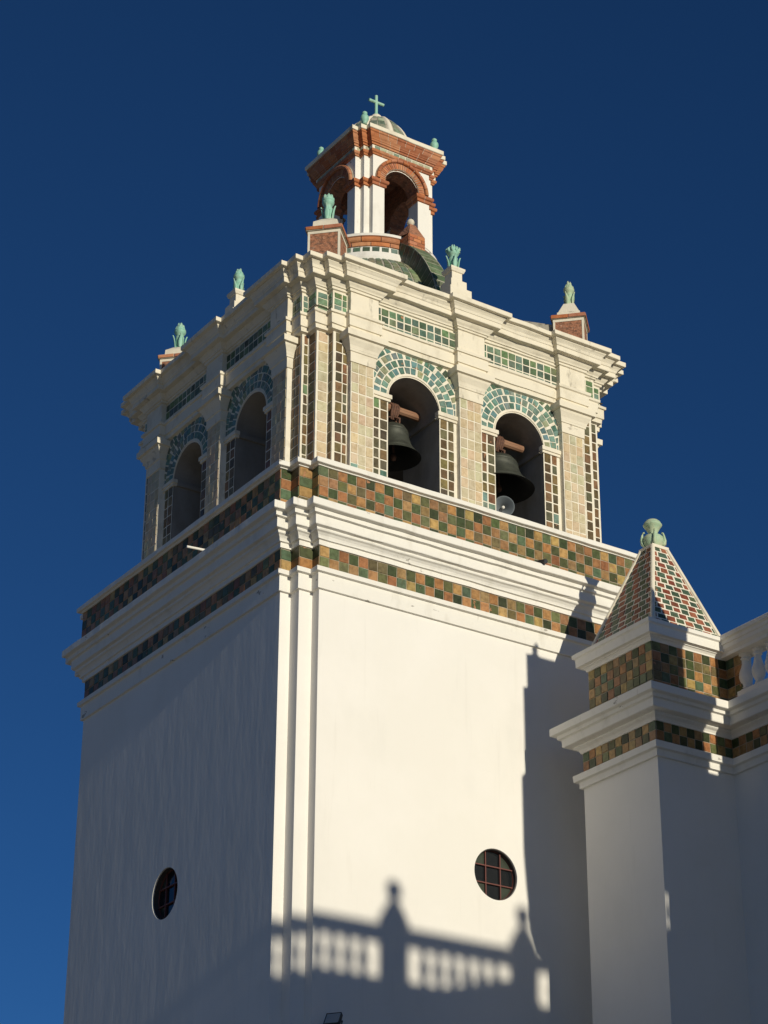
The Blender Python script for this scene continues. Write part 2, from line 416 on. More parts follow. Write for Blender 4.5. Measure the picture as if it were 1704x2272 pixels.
# tiled corner strips
for k in range(4):
    cs = MB(); cc2 = MB(); cs2 = MB()
    base = pw[k * 5:(k + 1) * 5]
    nz = int((ZARC - 1.06) / ROW)
    z0, z1 = 1.06, 1.06 + nz * ROW
    kw = dict(gap=.022, lift=.010)
    # first front strip, return, second front strip, return, then the two-column strips beside the pilasters
    fill_wall(cs, base[0], base[1], 0, z0, z1, 1, nz, brown, t0=.035, t1=A1 - .012, **kw)
    fill_wall(cs, base[1], base[2], 0, z0, z1, 1, nz, brown, t0=.02, t1=A2 - .03, **kw)
    fill_wall(cc2, base[2], base[3], 0, z0, z1, 1, nz, cream, t0=.035, t1=A2 - .02, gap=.016, lift=.008)
    cs.build('brown_corner_tiling', M['tile'], tower); cs = MB()
    fill_wall(cs, base[3], base[4], 0, z0, z1, 1, nz, brown, t0=.008, t1=A1 - .02, **kw)
    p = base[4]; T = side(k if k in (0, 2) else 4 - k)
    q = pw[(k * 5 + 5) % 20]
    L = math.hypot(q[0] - p[0], q[1] - p[1])
    for (a, b) in ((.05, .215), (.215, CW - .005)):
        fill_wall(cs, p, q, 0, z0, z1, 1, nz, brown, t0=a, t1=b, **kw)
        fill_wall(cs2, p, q, 0, z0, z1, 1, nz, brown, t0=L - b, t1=L - a, **kw)
    cs.build('brown_corner_tiling', M['tile'], tower); cs2.build('brown_corner_tiling', M['tile'], tower)
    cc2.build('cream_corner_tiling', M['matt_tile'], tower)

ZP = 3.46
for k in range(4):
    T = side(k)
    for n, (a, b) in enumerate(xs):
        pm = MB()
        L = [(a, -H + .02), (a, -H - PJ), (b, -H - PJ), (b, -H + .02)]
        pm.grid([[T(x, y, ZB) for x, y in L], [T(x, y, ZP + .02) for x, y in L]])
        pil = pm.build('pilaster', M['grout'], tower)
        tm = MB(); p0, p1 = T(a, -H - PJ, 0)[:2], T(b, -H - PJ, 0)[:2]
        nz = int((ZP - 1.06) / ROW) + 1
        for j in range(nz):
            z0 = ZP - (j + 1) * ROW + .0
            w0 = random.uniform(-.006, .006)
            for i in range(3):
                t0 = .012 + (PW - .024) * i / 3; t1 = .012 + (PW - .024) * (i + 1) / 3
                cc = cream(i, j)
                if j >= nz - 2 and random.random() < .4: cc = vary((.20, .34, .28), .2)
                tm.tile(wall_quad(p0, p1, 0, z0 + w0, z0 + ROW + w0, t0, t1), cc, gap=.014, lift=.008, bev=.006)
        tm.build('tile_facing', M['matt_tile'], pil)
        cm = MB(); path = [T(x, y, 0)[:2] for x, y in [(a, -H + .05), (a, -H - PJ), (b, -H - PJ), (b, -H + .05)]]
        prof = [(-.02, ZP), (.025, ZP + .005), (.03, ZP + .215), (.05, ZP + .222), (.055, ZP + .262), (.06, ZP + .268), (.062, ZP + .285), (.075, ZP + .325), (.105, ZP + .385), (.13, ZP + .425), (.14, ZP + .455), (.14, ZP + .468), (.195, ZP + .475), (.20, ZP + .60), (.18, ZP + .612), (.0, ZP + .65)]
        cm.sweep(path, prof, closed=False, wob=.006); cm.build('capital', M['old_trim'], pil)
    # brown tiled bay panels, imposts and teal arches
    for a, b in bays:
        c = (a + b) / 2
        p0, p1 = T(a, -H, 0)[:2], T(b, -H, 0)[:2]; L = b - a
        wi = (L - 2 * RO) / 2
        nz = int((2.93 - 1.05) / ROW) + 1
        for pair in (((.06, .205), (.215, wi - .012)), ((L - wi + .012, L - .215), (L - .205, L - .06))):
            bp = MB()
            for (t0, t1), j in [(tt, j) for tt in pair for j in range(nz)]:
                z1 = 2.93 - j * ROW
                cc = brown(0, j)
                if j >= nz - 3 and random.random() < .25: cc = vary(random.choice(LEAFG + TEALS))
                bp.tile(wall_quad(p0, p1, 0, z1 - ROW, z1, t0, t1), cc, gap=.022, lift=.010)
            bp.build('brown_bay_tiling', M['tile'], tower)
        for s in (-1, 1):
            im = MB()
            x0, x1 = sorted((c + s * (RO - .06), c + s * (L / 2 + .01)))
            im.box(x0, x1, -H - .055, -H + .065, ZS - .045, ZS + .04, T=T)
            im.box(x0 + .02 * (s > 0), x1 - .02 * (s < 0), -H - .03, -H + .064, ZS - .1, ZS - .044, T=T)
            im.build('impost', M['old_trim'], tower)
        ar = MB()
        for r0, r1, n in ((RO + .035, RO + .185, 15), (RO + .19, RO + .345, 17), (RO + .35, RO + .50, 21), (RO + .505, RO + .66, 23)):
            for i in range(n):
                ja = random.uniform(-.02, .02)
                a0, a1 = math.pi * (i + .04) / n + ja, math.pi * (i + .92) / n + ja
                if i == n - 1: a1 = min(a1, math.pi)
                P4 = [(c - r * math.cos(t), ZS + .045 + r * math.sin(t)) for r, t in ((r0, a0), (r0, a1), (r1, a1), (r1, a0))]
                lim = L / 2 - .012
                xin = [abs(x - c) <= lim and z <= ZARC - .005 for x, z in P4]
                if sum(xin) < 2: continue
                P4 = [(min(max(x, c - lim), c + lim), min(z, ZARC - .01)) for x, z in P4]
                area = abs(sum(P4[q][0] * P4[(q + 1) % 4][1] - P4[(q + 1) % 4][0] * P4[q][1] for q in range(4))) / 2
                if area < .004: continue
                cc = vary(random.choice(TEALS if r0 < RO + .4 else TEALS + PANELG), .2)
                if random.random() < .06: cc = vary((.3, .33, .2))
                ar.tile([T(P4[q][0], -H, P4[q][1]) for q in (0, 1, 2, 3)], cc, gap=.013, lift=.011, bev=.006)
        ar.build('teal_tiled_arch', M['tile'], tower)
        lip = MB()
        A = arch_pts(c, RO - .004, ZS + .03, 32); A2_ = arch_pts(c, RO + .018, ZS + .03, 32)
        lip.grid([[T(x, -H + .05, z) for x, z in A], [T(x, -H - .016, z) for x, z in A], [T(x, -H - .016, z) for x, z in A2_], [T(x, -H + .01, z) for x, z in A2_]])
        lip.build('arch_rim', M['old_trim'], tower, smooth=False)

# entablature with ressauts
mb = MB()
ENT = [(-.06, 4.08), (.075, 4.10), (.08, 4.19), (.11, 4.197), (.112, 4.42), (.145, 4.43), (.148, 4.485), (.06, 4.495), (.06, 4.965), (.095, 4.975), (.10, 5.015), (.125, 5.02), (.135, 5.05),
       (.165, 5.085), (.19, 5.125), (.192, 5.14), (.30, 5.145), (.305, 5.16), (.305, 5.245), (.32, 5.255), (.325, 5.27), (.335, 5.305), (.365, 5.345), (.385, 5.368), (.388, 5.388), (.458, 5.394), (.466, 5.40), (.466, 5.49), (.45, 5.50), (-.2, 5.56)]
mb.sweep(P_RES, ENT, wob=.009); mb.build('entablature', M['old_trim'], tower)
mb = MB(); mb.face(offset(P_RES, -.15, True, 5.552)); mb.build('belfry_roof', M['roof'], tower)
def pgreen(i, j): return vary(random.choice(PANELG if random.random() < .8 else LEAFG), .25)
def lgreen(i, j): return vary(random.choice(LEAFG), .2)
for k in range(4):
    T = side(k)
    for a, b in bays:
        fm = MB(); p0, p1 = T(a, -H - .06, 0)[:2], T(b, -H - .06, 0)[:2]; L = b - a
        for i in range(11):
            t0, t1 = .02 + (L - .04) * i / 11, .02 + (L - .04) * (i + 1) / 11
            for z0, z1 in ((4.505, 4.59), (4.59, 4.765), (4.765, 4.935)):
                fm.tile(wall_quad(p0, p1, 0, z0, z1, t0, t1), pgreen(0, 0), gap=.022, lift=.010)
        fm.build('green_frieze_panel', M['tile'], tower)
for k in range(4):
    cf = MB(); cf2 = MB()
    base = pw[k * 5:(k + 1) * 5]; q = pw[(k * 5 + 5) % 20]; p = base[4]; L = math.hypot(q[0] - p[0], q[1] - p[1])
    for a, b, t0, t1 in ((base[0], base[1], -.03, A1 - .075), (base[1], base[2], .07, A2 + .04), (base[2], base[3], -.03, A2 - .08), (base[3], base[4], .07, A1 + .04),
                         (p, q, -.03, .15), (p, q, .155, CW - .07), (p, q, L - .15, L + .03), (p, q, L - CW + .07, L - .155)):
        for z0, z1 in ((4.515, 4.64), (4.64, 4.79), (4.79, 4.92)):
            if t1 - t0 > .03: (cf2 if t0 > .5 else cf).tile(wall_quad(a, b, .06, z0, z1, t0, t1), lgreen(0, 0), gap=.016, lift=.010)
    cf.build('green_corner_tiling', M['tile'], tower); cf2.build('green_corner_tiling', M['tile'], tower)

# dome, ribs, drum, buttresses
LX, LY = 4.57, 4.42
DX = 4.45
DR, DZ, DH = 2.62, 5.45, 2.85
def dome_pt(az, t, dr=0):
    return (DX + (DR + dr) * math.cos(t) * math.cos(az), LY + (DR + dr) * math.cos(t) * math.sin(az), DZ + (DH + dr) * math.sin(t))
mb = MB(); mb.grid([[dome_pt(2 * math.pi * k / 64, math.pi * .36 * j / 16) for k in range(64)] for j in range(17)], closed=True)
dome = mb.build('dome', M['concrete'], tower, smooth=True)
mb = MB()
for j in range(12):
    for k in range(72):
        t0, t1 = math.pi * .35 * j / 12, math.pi * .35 * (j + 1) / 12; a0, a1 = 2 * math.pi * k / 72, 2 * math.pi * (k + 1) / 72
        cc = vary(random.choice([(.14, .20, .12), (.18, .23, .14), (.24, .26, .16), (.15, .22, .16), (.30, .29, .2)]), .25)
        mb.tile([dome_pt(a0, t0), dome_pt(a1, t0), dome_pt(a1, t1), dome_pt(a0, t1)], cc, gap=.028, lift=.014)
mb.build('green_dome_tiling', M['tile'], dome)
for k in range(4):
    a = -math.pi / 2 + k * math.pi / 2
    rb = MB(); tl = MB()
    dxy = (math.cos(a), math.sin(a)); px = (-dxy[1], dxy[0])
    rows = []; n = 14
    for j in range(n + 1):
        t = math.pi * (.05 + .30 * j / n)
        i0, i1 = dome_pt(a, t, -.1), dome_pt(a, t, .40 - .1 * (1 - j / n))
        row = []
        for (pt, s) in ((i0, -.21), (i1, -.21), (i1, .21), (i0, .21)):
            row.append((pt[0] + px[0] * s, pt[1] + px[1] * s, pt[2]))
        rows.append(row)
    rb.grid(rows); rb.face(rows[0]); rb.face(rows[-1])
    rib = rb.build('dome_rib', M['concrete'], dome)
    for j in range(n):
        for s in (0, 2):
            p0, p1 = rows[j][s], rows[j][s + 1]; q0, q1 = rows[j + 1][s], rows[j + 1][s + 1]
            quad = [p0, p1, q1, q0]
            tl.tile(quad, vary((.03, .065, .04), .25), gap=.02, lift=.006)
        p0, p1 = rows[j][1], rows[j][2]; q0, q1 = rows[j + 1][1], rows[j + 1][2]
        tl.tile([p0, p1, q1, q0], vary((.15, .20, .11), .3), gap=.03, lift=.008)
    tl.build('rib_tiling', M['tile'], dome)

# round drum
RD = 1.5
mb = MB(); mb.lathe(DX, LY, [(RD - .25, 7.5), (RD - .02, 7.55), (RD + .03, 7.83), (RD - .03, 7.985), (RD - .075, 7.99), (RD - .075, 8.365), (RD, 8.37), (RD + .005, 8.43), (RD - .02, 8.44), (.2, 8.46)], 96)
drum = mb.build('drum', M['trim'], tower)
mb = MB(); N = 44
for k in range(N):
    a0, a1 = 2 * math.pi * (k + .1) / N, 2 * math.pi * (k + .9) / N
    f = lambda r, a, z: (DX + r * math.cos(a), LY + r * math.sin(a), z)
    mb.tile([f(RD - .07, a0, 7.995), f(RD - .07, a1, 7.995), f(RD - .07, a1, 8.125), f(RD - .07, a0, 8.125)], vary(random.choice(PANELG), .2), lift=.012)
mb.build('green_tile_ring', M['tile'], drum)
mb = MB(); N = 22
for k in range(N):
    a0, a1 = 2 * math.pi * (k + .02) / N, 2 * math.pi * (k + .98) / N; cc = vary(random.choice(REDB), .12)
    torus = [(RD - .08, 8.235), (RD - .035, 8.24), (RD - .012, 8.265), (RD - .002, 8.30), (RD - .012, 8.335), (RD - .035, 8.358), (RD - .08, 8.362)]
    n = 5
    mb.grid([[(DX + r * math.cos(a0 + (a1 - a0) * i / n), LY + r * math.sin(a0 + (a1 - a0) * i / n), z) for i in range(n + 1)] for r, z in torus], cc)
    b0, b1 = a0 + .14, a1 + .14
    mb.grid([[(DX + r * math.cos(b0 + (b1 - b0) * i / n), LY + r * math.sin(b0 + (b1 - b0) * i / n), z) for i in range(n + 1)] for r, z in ((RD - .08, 8.135), (RD - .045, 8.137), (RD - .045, 8.228), (RD - .08, 8.23))], cc)
mb.build('brick_ring', M['brick'], drum, smooth=False)
def brick_boxes(mb, T, x0, x1, y0, y1, z0, z1, rows, nx, cols=REDB, gap=.014, lift=.008):
    """running bond on the four sides of a box in local coordinates"""
    hs = (z1 - z0) / rows
    for j in range(rows):
        za, zb = z0 + j * hs, z0 + (j + 1) * hs
        for (p, q) in (((x0, y0), (x1, y0)), ((x1, y0), (x1, y1)), ((x1, y1), (x0, y1)), ((x0, y1), (x0, y0))):
            L = math.hypot(q[0] - p[0], q[1] - p[1]); n = max(1, round(L / nx)); ts = [0] + [L * (i + (.5 if j % 2 else 0)) / n for i in range(0 if j % 2 else 1, n)] + [L]
            for t0, t1 in zip(ts[:-1], ts[1:]):
                if t1 - t0 < .03: continue
                Q = wall_quad(p, q, 0, za, zb, t0, t1)
                mb.tile([T(*v) for v in Q], vary(random.choice(cols), .12), gap=gap, lift=lift, bev=.004)
for k in (0, 2, 3):
    T0 = side(k, DX, LY)
    bm = MB(); bm.box(-.2, .2, -RD - .30, -RD + .22, 7.7, 8.36, T=T0)
    # sloped shoulders rising to the ball
    P = [T0(-.2, -RD - .30, 8.36), T0(.2, -RD - .30, 8.36), T0(.2, -RD + .22, 8.5), T0(-.2, -RD + .22, 8.5), T0(-.07, -RD - .14, 8.72), T0(.07, -RD - .14, 8.72), T0(.07, -RD + .02, 8.72), T0(-.07, -RD + .02, 8.72)]
    for f in ((0, 1, 5, 4), (1, 2, 6, 5), (2, 3, 7, 6), (3, 0, 4, 7), (4, 5, 6, 7)): bm.face([P[q] for q in f])
    bt = bm.build('buttress', M['rubble'], tower)
    br = MB(); brick_boxes(br, T0, -.202, .202, -RD - .302, -RD + .22, 7.72, 8.36, 7, .2)
    br.build('brick_facing', M['brick'], bt)
    br2 = MB(); x, y, _ = T0(0, -RD - .06, 0)
    br2.lathe(x, y, [(.03, 8.70), (.035, 8.735), (.06, 8.755), (.08, 8.79), (.083, 8.82), (.07, 8.86), (.04, 8.89), (.001, 8.90)], 18)
    br2.build('stone_ball', M['old_trim'], bt, smooth=True)

# lantern -------------------------------------------------------
h = 1.0177; s_ = .1396; OW = .44; ZSP = 10.02; TH = .36
lst = [(-h, -h + 2 * s_), (-h + s_, -h + 2 * s_), (-h + s_, -h + s_), (-h + 2 * s_, -h + s_), (-h + 2 * s_, -h)]
P_L = rotpath(lst, LX, LY)
lan = MB()
lantp = []
for k in range(4):
    pp = [(-h + TH, -OW), (-h, -OW)] + lst + [(-OW, -h), (-OW, -h + TH)]
    rr = []
    for x, y in pp:
        for _ in range(k): x, y = -y, x
        rr.append((LX + x, LY + y))
    lantp.append(rr)
    lan.sweep(rr, [(0, 8.3), (0, ZSP)], closed=False)
    ip = []
    for x, y in [(-h + TH, -OW), (-h + TH, -h + TH), (-OW, -h + TH)]:
        for _ in range(k): x, y = -y, x
        ip.append((LX + x, LY + y))
    lan.sweep(ip, [(0, 8.3), (0, ZSP)], closed=False)
for p, q in edges(P_L):
    if math.hypot(p[0] - q[0], p[1] - q[1]) < 1: lan.face([(*p, ZSP), (*q, ZSP), (*q, 10.72), (*p, 10.72)])
for k in range(4):
    T = side(k, LX, LY)
    arch_panel(lan, T, -h, -h + 2 * s_, h - 2 * s_, ZSP, 10.72, 0, OW, ZSP)
lantern = lan.build('lantern', M['trim'], tower)
li = MB()
for k in range(4):
    T = side(k, LX, LY)
    arch_panel(li, T, -h + TH, -h + TH, h - TH, ZSP - .02, 11.0, 0, OW, ZSP)
    arch_reveal(li, T, -h + .004, -h + TH, ZSP, 0, OW - .002, ZSP)
li.face([(LX - h, LY - h, 11.0), (LX + h, LY - h, 11.0), (LX + h, LY + h, 11.0), (LX - h, LY + h, 11.0)])
li.build('inner_brick_wall', M['rubble'], lantern)
for k in range(4):
    lb = MB()
    T = side(k, LX, LY)
    n = 30
    for i in range(n):
        a0, a1 = math.pi * i / n, math.pi * (i + 1) / n
        P4 = [(-r * math.cos(t), ZSP + .03 + r * math.sin(t)) for r, t in ((OW + .005, a0), (OW + .005, a1), (OW + .155, a1), (OW + .155, a0))]
        lb.tile([T(x, -h - .035, z) for x, z in P4], vary(random.choice(REDB), .14), gap=.009, lift=.008, bev=.003)
    n = 12
    # projecting outer roll of the arch
    for i in range(n):
        ts = [math.pi * (i + .03 + .94 * u / 4) / n for u in range(5)]; cc = vary(random.choice(REDB), .1)
        rows = []
        for r, y in ((OW + .155, -h), (OW + .16, -h - .075), (OW + .175, -h - .095), (OW + .205, -h - .10), (OW + .235, -h - .085), (OW + .245, -h)):
            rows.append([T(-r * math.cos(t), y, ZSP + .03 + r * math.sin(t)) for t in ts])
        lb.grid(rows, cc)
    # intrados bricks
    for i in range(14):
        a0, a1 = math.pi * i / 14, math.pi * (i + 1) / 14
        for y0, y1 in ((-h - .035, -h + .14), (-h + .14, -h + TH)):
            P4 = [T(-(OW - .003) * math.cos(t), y, ZSP + .03 + (OW - .003) * math.sin(t)) for t, y in ((a0, y0), (a0, y1), (a1, y1), (a1, y0))]
            lb.tile(P4, vary(random.choice(REDB), .14), gap=.01, lift=.004, bev=.003)
    lb.build('brick_arch_ring', M['brick'], lantern)
for k in range(4):
    ab = MB(); T = side(k, LX, LY)
    A = arch_pts(0, OW, ZSP + .03, 32); A2_ = arch_pts(0, OW + .25, ZSP + .03, 32)
    ab.grid([[T(x, -h + .02, z) for x, z in A], [T(x, -h - .033, z) for x, z in A], [T(x, -h - .033, z) for x, z in A2_], [T(x, -h + .02, z) for x, z in A2_]])
    ab.build('arch_bedding', M['dark_grout'], lantern)
def brick_sweep(mb, path, prof, pitch, closed=True, gap=.008, cols=REDB):
    for j in range(len(prof) - 1):
        A = offset(path, prof[j][0], closed, prof[j][1]); Bq = offset(path, prof[j + 1][0], closed, prof[j + 1][1])
        n = len(path)
        for i in range(n if closed else n - 1):
            a0, a1, b0, b1 = [Vector(v) for v in (A[i], A[(i + 1) % n], Bq[i], Bq[(i + 1) % n])]
            L = (a1 - a0).length; m_ = max(1, round(L / pitch)); rnd = random.Random(i * 13 + 5)
            for q in range(m_):
                cc = rnd.choice(cols); kk = rnd.uniform(.88, 1.12); cc = tuple(v * kk for v in cc)
                u0, u1 = q / m_, (q + 1) / m_
                g0 = (gap / 2 / L if q > 0 else 0); g1 = (gap / 2 / L if q < m_ - 1 else 0)
                mb.face([a0.lerp(a1, u0 + g0), a0.lerp(a1, u1 - g1), b0.lerp(b1, u1 - g1), b0.lerp(b1, u0 + g0)], cc)
for rr in lantp:
    ci = MB(); cg = MB()
    pr = [(.0, 9.88), (.035, 9.885), (.035, 9.95), (.06, 9.96), (.075, 9.975), (.08, 10.01), (.075, 10.04), (.0, 10.055)]
    brick_sweep(ci, rr, pr, .22, closed=False)
    cg.sweep(rr, [(d - .006, z) for d, z in pr], closed=False)
    ci.build('brick_impost', M['brick'], lantern); cg.build('impost_bedding', M['grout'], lantern)
co = MB(); cg = MB()
pr1 = [(-.01, 10.665), (.03, 10.67), (.04, 10.70), (.065, 10.715), (.075, 10.74), (.075, 10.775), (.055, 10.78)]
pr2 = [(.055, 10.875), (.085, 10.88), (.09, 10.92), (.115, 10.93), (.12, 10.965), (.13, 10.97), (.14, 11.0), (.165, 11.035), (.18, 11.07), (.19, 11.11), (.21, 11.125), (.215, 11.165), (.2, 11.17)]
for pr in (pr1, pr2):
    brick_sweep(co, P_L, pr, .24)
    cg.sweep(P_L, [(d - .006, z) for d, z in pr])
cg.sweep(P_L, [(.055, 10.77), (.055, 10.88)])
for p, q in edges(P_L):
    L = math.hypot(p[0] - q[0], p[1] - q[1])
fzs = [MB() for _ in range(4)]
for ei, (p, q) in enumerate(edges(P_L)):
    fz = fzs[ei // 5]; L = math.hypot(p[0] - q[0], p[1] - q[1]); n = max(1, round(L / .17))
    for i in range(n):
        fz.tile(wall_quad(p, q, .055, 10.785, 10.87, L * i / n, L * (i + 1) / n), vary(random.choice([(.33, .36, .25), (.42, .42, .28), (.2, .26, .2), (.48, .45, .3)]), .15), lift=.006)
co.build('brick_cornice', M['brick'], lantern); cg.build('cornice_bedding', M['grout'], lantern); [fz.build('pale_tile_frieze', M['matt_tile'], lantern) for fz in fzs]
mb = MB(); mb.sweep(P_L, [(.1, 11.168), (.225, 11.172), (.238, 11.18), (.24, 11.27), (.225, 11.285), (-.2, 11.34)], wob=.008)
mb.face(offset(P_L, -.15, True, 11.335))
mb.build('cornice_slab', M['old_trim'], lantern)
# small ribbed dome of the lantern
LDR, LDH = .80, 1.13
mb = MB(); n = 48; rows = []
for j in range(15):
    t = math.pi / 2 * .94 * j / 14; row = []
    for k in range(n):
        a = 2 * math.pi * k / n
        rr = LDR * math.cos(t); row.append((LX + rr * math.cos(a), LY + rr * math.sin(a), 11.3 + LDH * math.sin(t)))
    rows.append(row)
mb.grid(rows, closed=True); ld = mb.build('lantern_dome', M['concrete'], lantern, smooth=True)
mb = MB()
for j in range(8):
    for k in range(24):
        t0, t1 = math.pi / 2 * .90 * j / 8, math.pi / 2 * .90 * (j + 1) / 8; a0, a1 = 2 * math.pi * k / 24, 2 * math.pi * (k + 1) / 24
        if k % 3 == 2: continue
        f = lambda t, a: (LX + LDR * 1.004 * math.cos(t) * math.cos(a), LY + LDR * 1.004 * math.cos(t) * math.sin(a), 11.3 + LDH * 1.004 * math.sin(t))
        mb.tile([f(t0, a0), f(t0, a1), f(t1, a1), f(t1, a0)], vary(random.choice([(.30, .34, .25), (.38, .40, .31), (.20, .26, .19), (.44, .42, .34)]), .2), lift=.012)
mb.build('dome_tiling', M['tile'], lantern)
mb = MB()
for k in range(8):
    a = 2 * math.pi * (k * 3 + 2.5) / 24; rows = []
    for j in range(13):
        t = math.pi / 2 * .96 * j / 12; wd = .085 * (1 - .6 * j / 12)
        for_ = []
        for (dr, sgn) in ((-.05, -1), (.02, -.8), (.035, 0), (.02, .8), (-.05, 1)):
            r = (LDR + dr) * math.cos(t); px, py = -math.sin(a), math.cos(a)
            for_.append((LX + r * math.cos(a) + px * wd * sgn, LY + r * math.sin(a) + py * wd * sgn, 11.3 + (LDH + dr) * math.sin(t)))
        rows.append(for_)
    mb.grid(rows)
mb.build('dome_ribs', M['old_trim'], lantern, smooth=True)
mb = MB(); mb.lathe(LX, LY, [(.24, 12.36), (.2, 12.44), (.16, 12.5), (.13, 12.55), (.1, 12.585), (.001, 12.59)], 16)
mb.build('dome_cap', M['old_trim'], lantern)

# round windows of the shaft
def round_window(axis, c, r, dep):
    f = (lambda t, z, d: (t, .11 + d, z)) if axis == 'front' else (lambda t, z, d: (.11 + d, t, z))
    fr = MB(); N = 48
    ring = lambda rr, d: [f(c[0] + rr * math.cos(2 * math.pi * k / N), c[1] + rr * math.sin(2 * math.pi * k / N), d) for k in range(N)]
    fr.grid([ring(r, dep - .03), ring(r - .018, dep - .033), ring(r - .022, dep - .02), ring(r - .022, dep + .02)], closed=True)
    wn = fr.build('round_window', M['muntin'], tower)
    ln = MB(); ln.grid([ring(r + .0, .028), ring(r - .014, .026), ring(r - .016, dep)], closed=True); ln.build('lining', M['lining'], wn, smooth=False)
    g3 = r / 3 * 1.02
    for i in range(3):
        for j in range(3):
            gm = MB(); xs_ = [c[0] + (-r if i == 0 else -g3 + (i - 1) * 2 * g3), c[0] + (-g3 if i == 0 else (g3 if i == 1 else r))]
            zs_ = [c[1] + (-r if j == 0 else -g3 + (j - 1) * 2 * g3), c[1] + (-g3 if j == 0 else (g3 if j == 1 else r))]
            pts = []
            # clip the square to the circle
            poly = [(xs_[0], zs_[0]), (xs_[1], zs_[0]), (xs_[1], zs_[1]), (xs_[0], zs_[1])]
            dense = []
            for a in range(4):
                p, q = poly[a], poly[(a + 1) % 4]
                for u in range(10):
                    x, z = p[0] + (q[0] - p[0]) * u / 10 - c[0], p[1] + (q[1] - p[1]) * u / 10 - c[1]
                    d_ = math.hypot(x, z); k_ = min(1, (r - .01) / d_) if d_ > 1e-6 else 1
                    dense.append(f(c[0] + x * k_, c[1] + z * k_, dep - .008))
            gm.face(dense)
            gm.build('pane', M['green_glass'] if (i + j) % 2 == 0 and not (i == 1 and j == 1) else M['glass'], wn)
    for sgn in (-1, 1):
        L = math.sqrt(r * r - g3 * g3) - .01
        b1 = MB(); b2 = MB()
        if axis == 'front':
            b1.box(c[0] + sgn * g3 - .010, c[0] + sgn * g3 + .010, .11 + dep - .045, .11 + dep - .012, c[1] - L, c[1] + L)
            b2.box(c[0] - L, c[0] + L, .11 + dep - .048, .11 + dep - .014, c[1] + sgn * g3 - .010, c[1] + sgn * g3 + .010)
        else:
            b1.box(.11 + dep - .045, .11 + dep - .012, c[0] + sgn * g3 - .010, c[0] + sgn * g3 + .010, c[1] - L, c[1] + L)
            b2.box(.11 + dep - .048, .11 + dep - .014, c[0] - L, c[0] + L, c[1] + sgn * g3 - .010, c[1] + sgn * g3 + .010)
        b1.build('glazing_bar', M['muntin'], wn); b2.build('glazing_bar', M['muntin'], wn)
round_window('front', (4.365, -6.335), .465, .13)
round_window('left', (4.40, -6.335), .475, .15)

# corner and middle pedestals on the belfry roof
def ped_T(x, y, a):
    ca, sa = math.cos(a), math.sin(a)
    return lambda u, v, z: (x + u * ca - v * sa, y + u * sa + v * ca, z)
PD = 1.26
corner_ped = [(PD + .07, PD - .07), (W - PD - .10, PD + .08), (PD + .17, W - PD - .17)]
block_h = [.31, .40, .30, .2]
box_t = [6.36, 6.50, 6.50, 6.5]
corner_top = []
for (x, y), bh, bt_ in zip(corner_ped, block_h, box_t):
    T = ped_T(x, y, math.pi / 4)
    a = .315
    mb = MB(); mb.box(-a, a, -a, a, 5.45, bt_, T=T)
    pd = mb.build('corner_pedestal', M['rubble'], tower)
    tr = MB()
    for sx in (-1, 1):
        for sy in (-1, 1):
            x0, x1 = sorted((sx * (a + .008), sx * (a - .035))); y0, y1 = sorted((sy * (a + .008), sy * (a - .035)))
            tr.box(x0, x1, y0, y1, 5.5, bt_ - .06, T=T)
    tr.box(-a - .01, a + .01, -a - .01, a + .01, bt_ - .06, bt_ + .005, T=T)
    tr.build('white_border', M['old_trim'], pd)
    br = MB(); e = a + .05; bc = bt_ + .10
    br.box(-e + .01, e - .01, -e + .01, e - .01, bt_ + .005, bc, (.5, .45, .36), T=T)
    brick_boxes(br, T, -e, e, -e, e, bt_ + .005, bc, 1, .3)
    br.build('brick_cap', M['brick'], pd)
    wb = MB(); q = .24
    wb.sweep([T(u, v, 0)[:2] for u, v in ((-q, -q), (q, -q), (q, q), (-q, q))], [(.01, bc), (0, bc + bh * (.3 if bh > .35 else .6)), (-.02, bc + bh * (.34 if bh > .35 else .66)), (-.13, bc + bh), (-.2, bc + .002 + bh)])
    wb.face([T(u, v, bc + .001 + bh) for u, v in ((-.06, -.06), (.06, -.06), (.06, .06), (-.06, .06))])
    wb.build('white_block', M['old_trim'], pd)
    corner_top.append((x, y, bc + bh))
    # low parapet running back to the dome
    pp = MB(); dx, dy = (CC - x), (CC - y); L = math.hypot(dx, dy); ux, uy = dx / L, dy / L
    P4 = []
    for t in (.25, .95):
        for sd in (-.22, .22): P4.append((x + ux * t - uy * sd, y + uy * t + ux * sd, 6.42 if t < .5 else 6.62))
    lo = [(p[0], p[1], 5.45) for p in P4]; hi_ = P4
    for f in ((0, 1), (1, 3), (3, 2), (2, 0)): pp.face([lo[f[0]], lo[f[1]], hi_[f[1]], hi_[f[0]]])
    pp.face([hi_[0], hi_[1], hi_[3], hi_[2]])
    pp.build('roof_parapet', M['concrete'], tower)
mid_ped = [(CC - .2, B + .13), (B + .13, CC - .33), (W - B - .13, CC), (CC, W - B - .13)]
mid_top = []
for (x, y), dz in zip(mid_ped, (-.10, -.17, 0, 0)):
    mb = MB()
    for hw, z0, z1 in ((.26, 5.45, 6.1 + dz), (.19, 6.1 + dz, 6.32 + dz), (.125, 6.32 + dz, 6.54 + dz)): mb.box(x - hw, x + hw, y - hw, y + hw, z0, z1)
    mb.sweep([(x - .12, y - .12), (x + .12, y - .12), (x + .12, y + .12), (x - .12, y + .12)], [(d, z + dz) for d, z in ((0, 6.53), (.03, 6.545), (.045, 6.58), (.055, 6.60), (.055, 6.64), (-.05, 6.65))])
    mb.face([(x + u, y + v, 6.648 + dz) for u, v in ((-.08, -.08), (.08, -.08), (.08, .08), (-.08, .08))])
    mb.build('stepped_pedestal', M['old_trim'], tower); mid_top.append((x, y, 6.645 + dz))
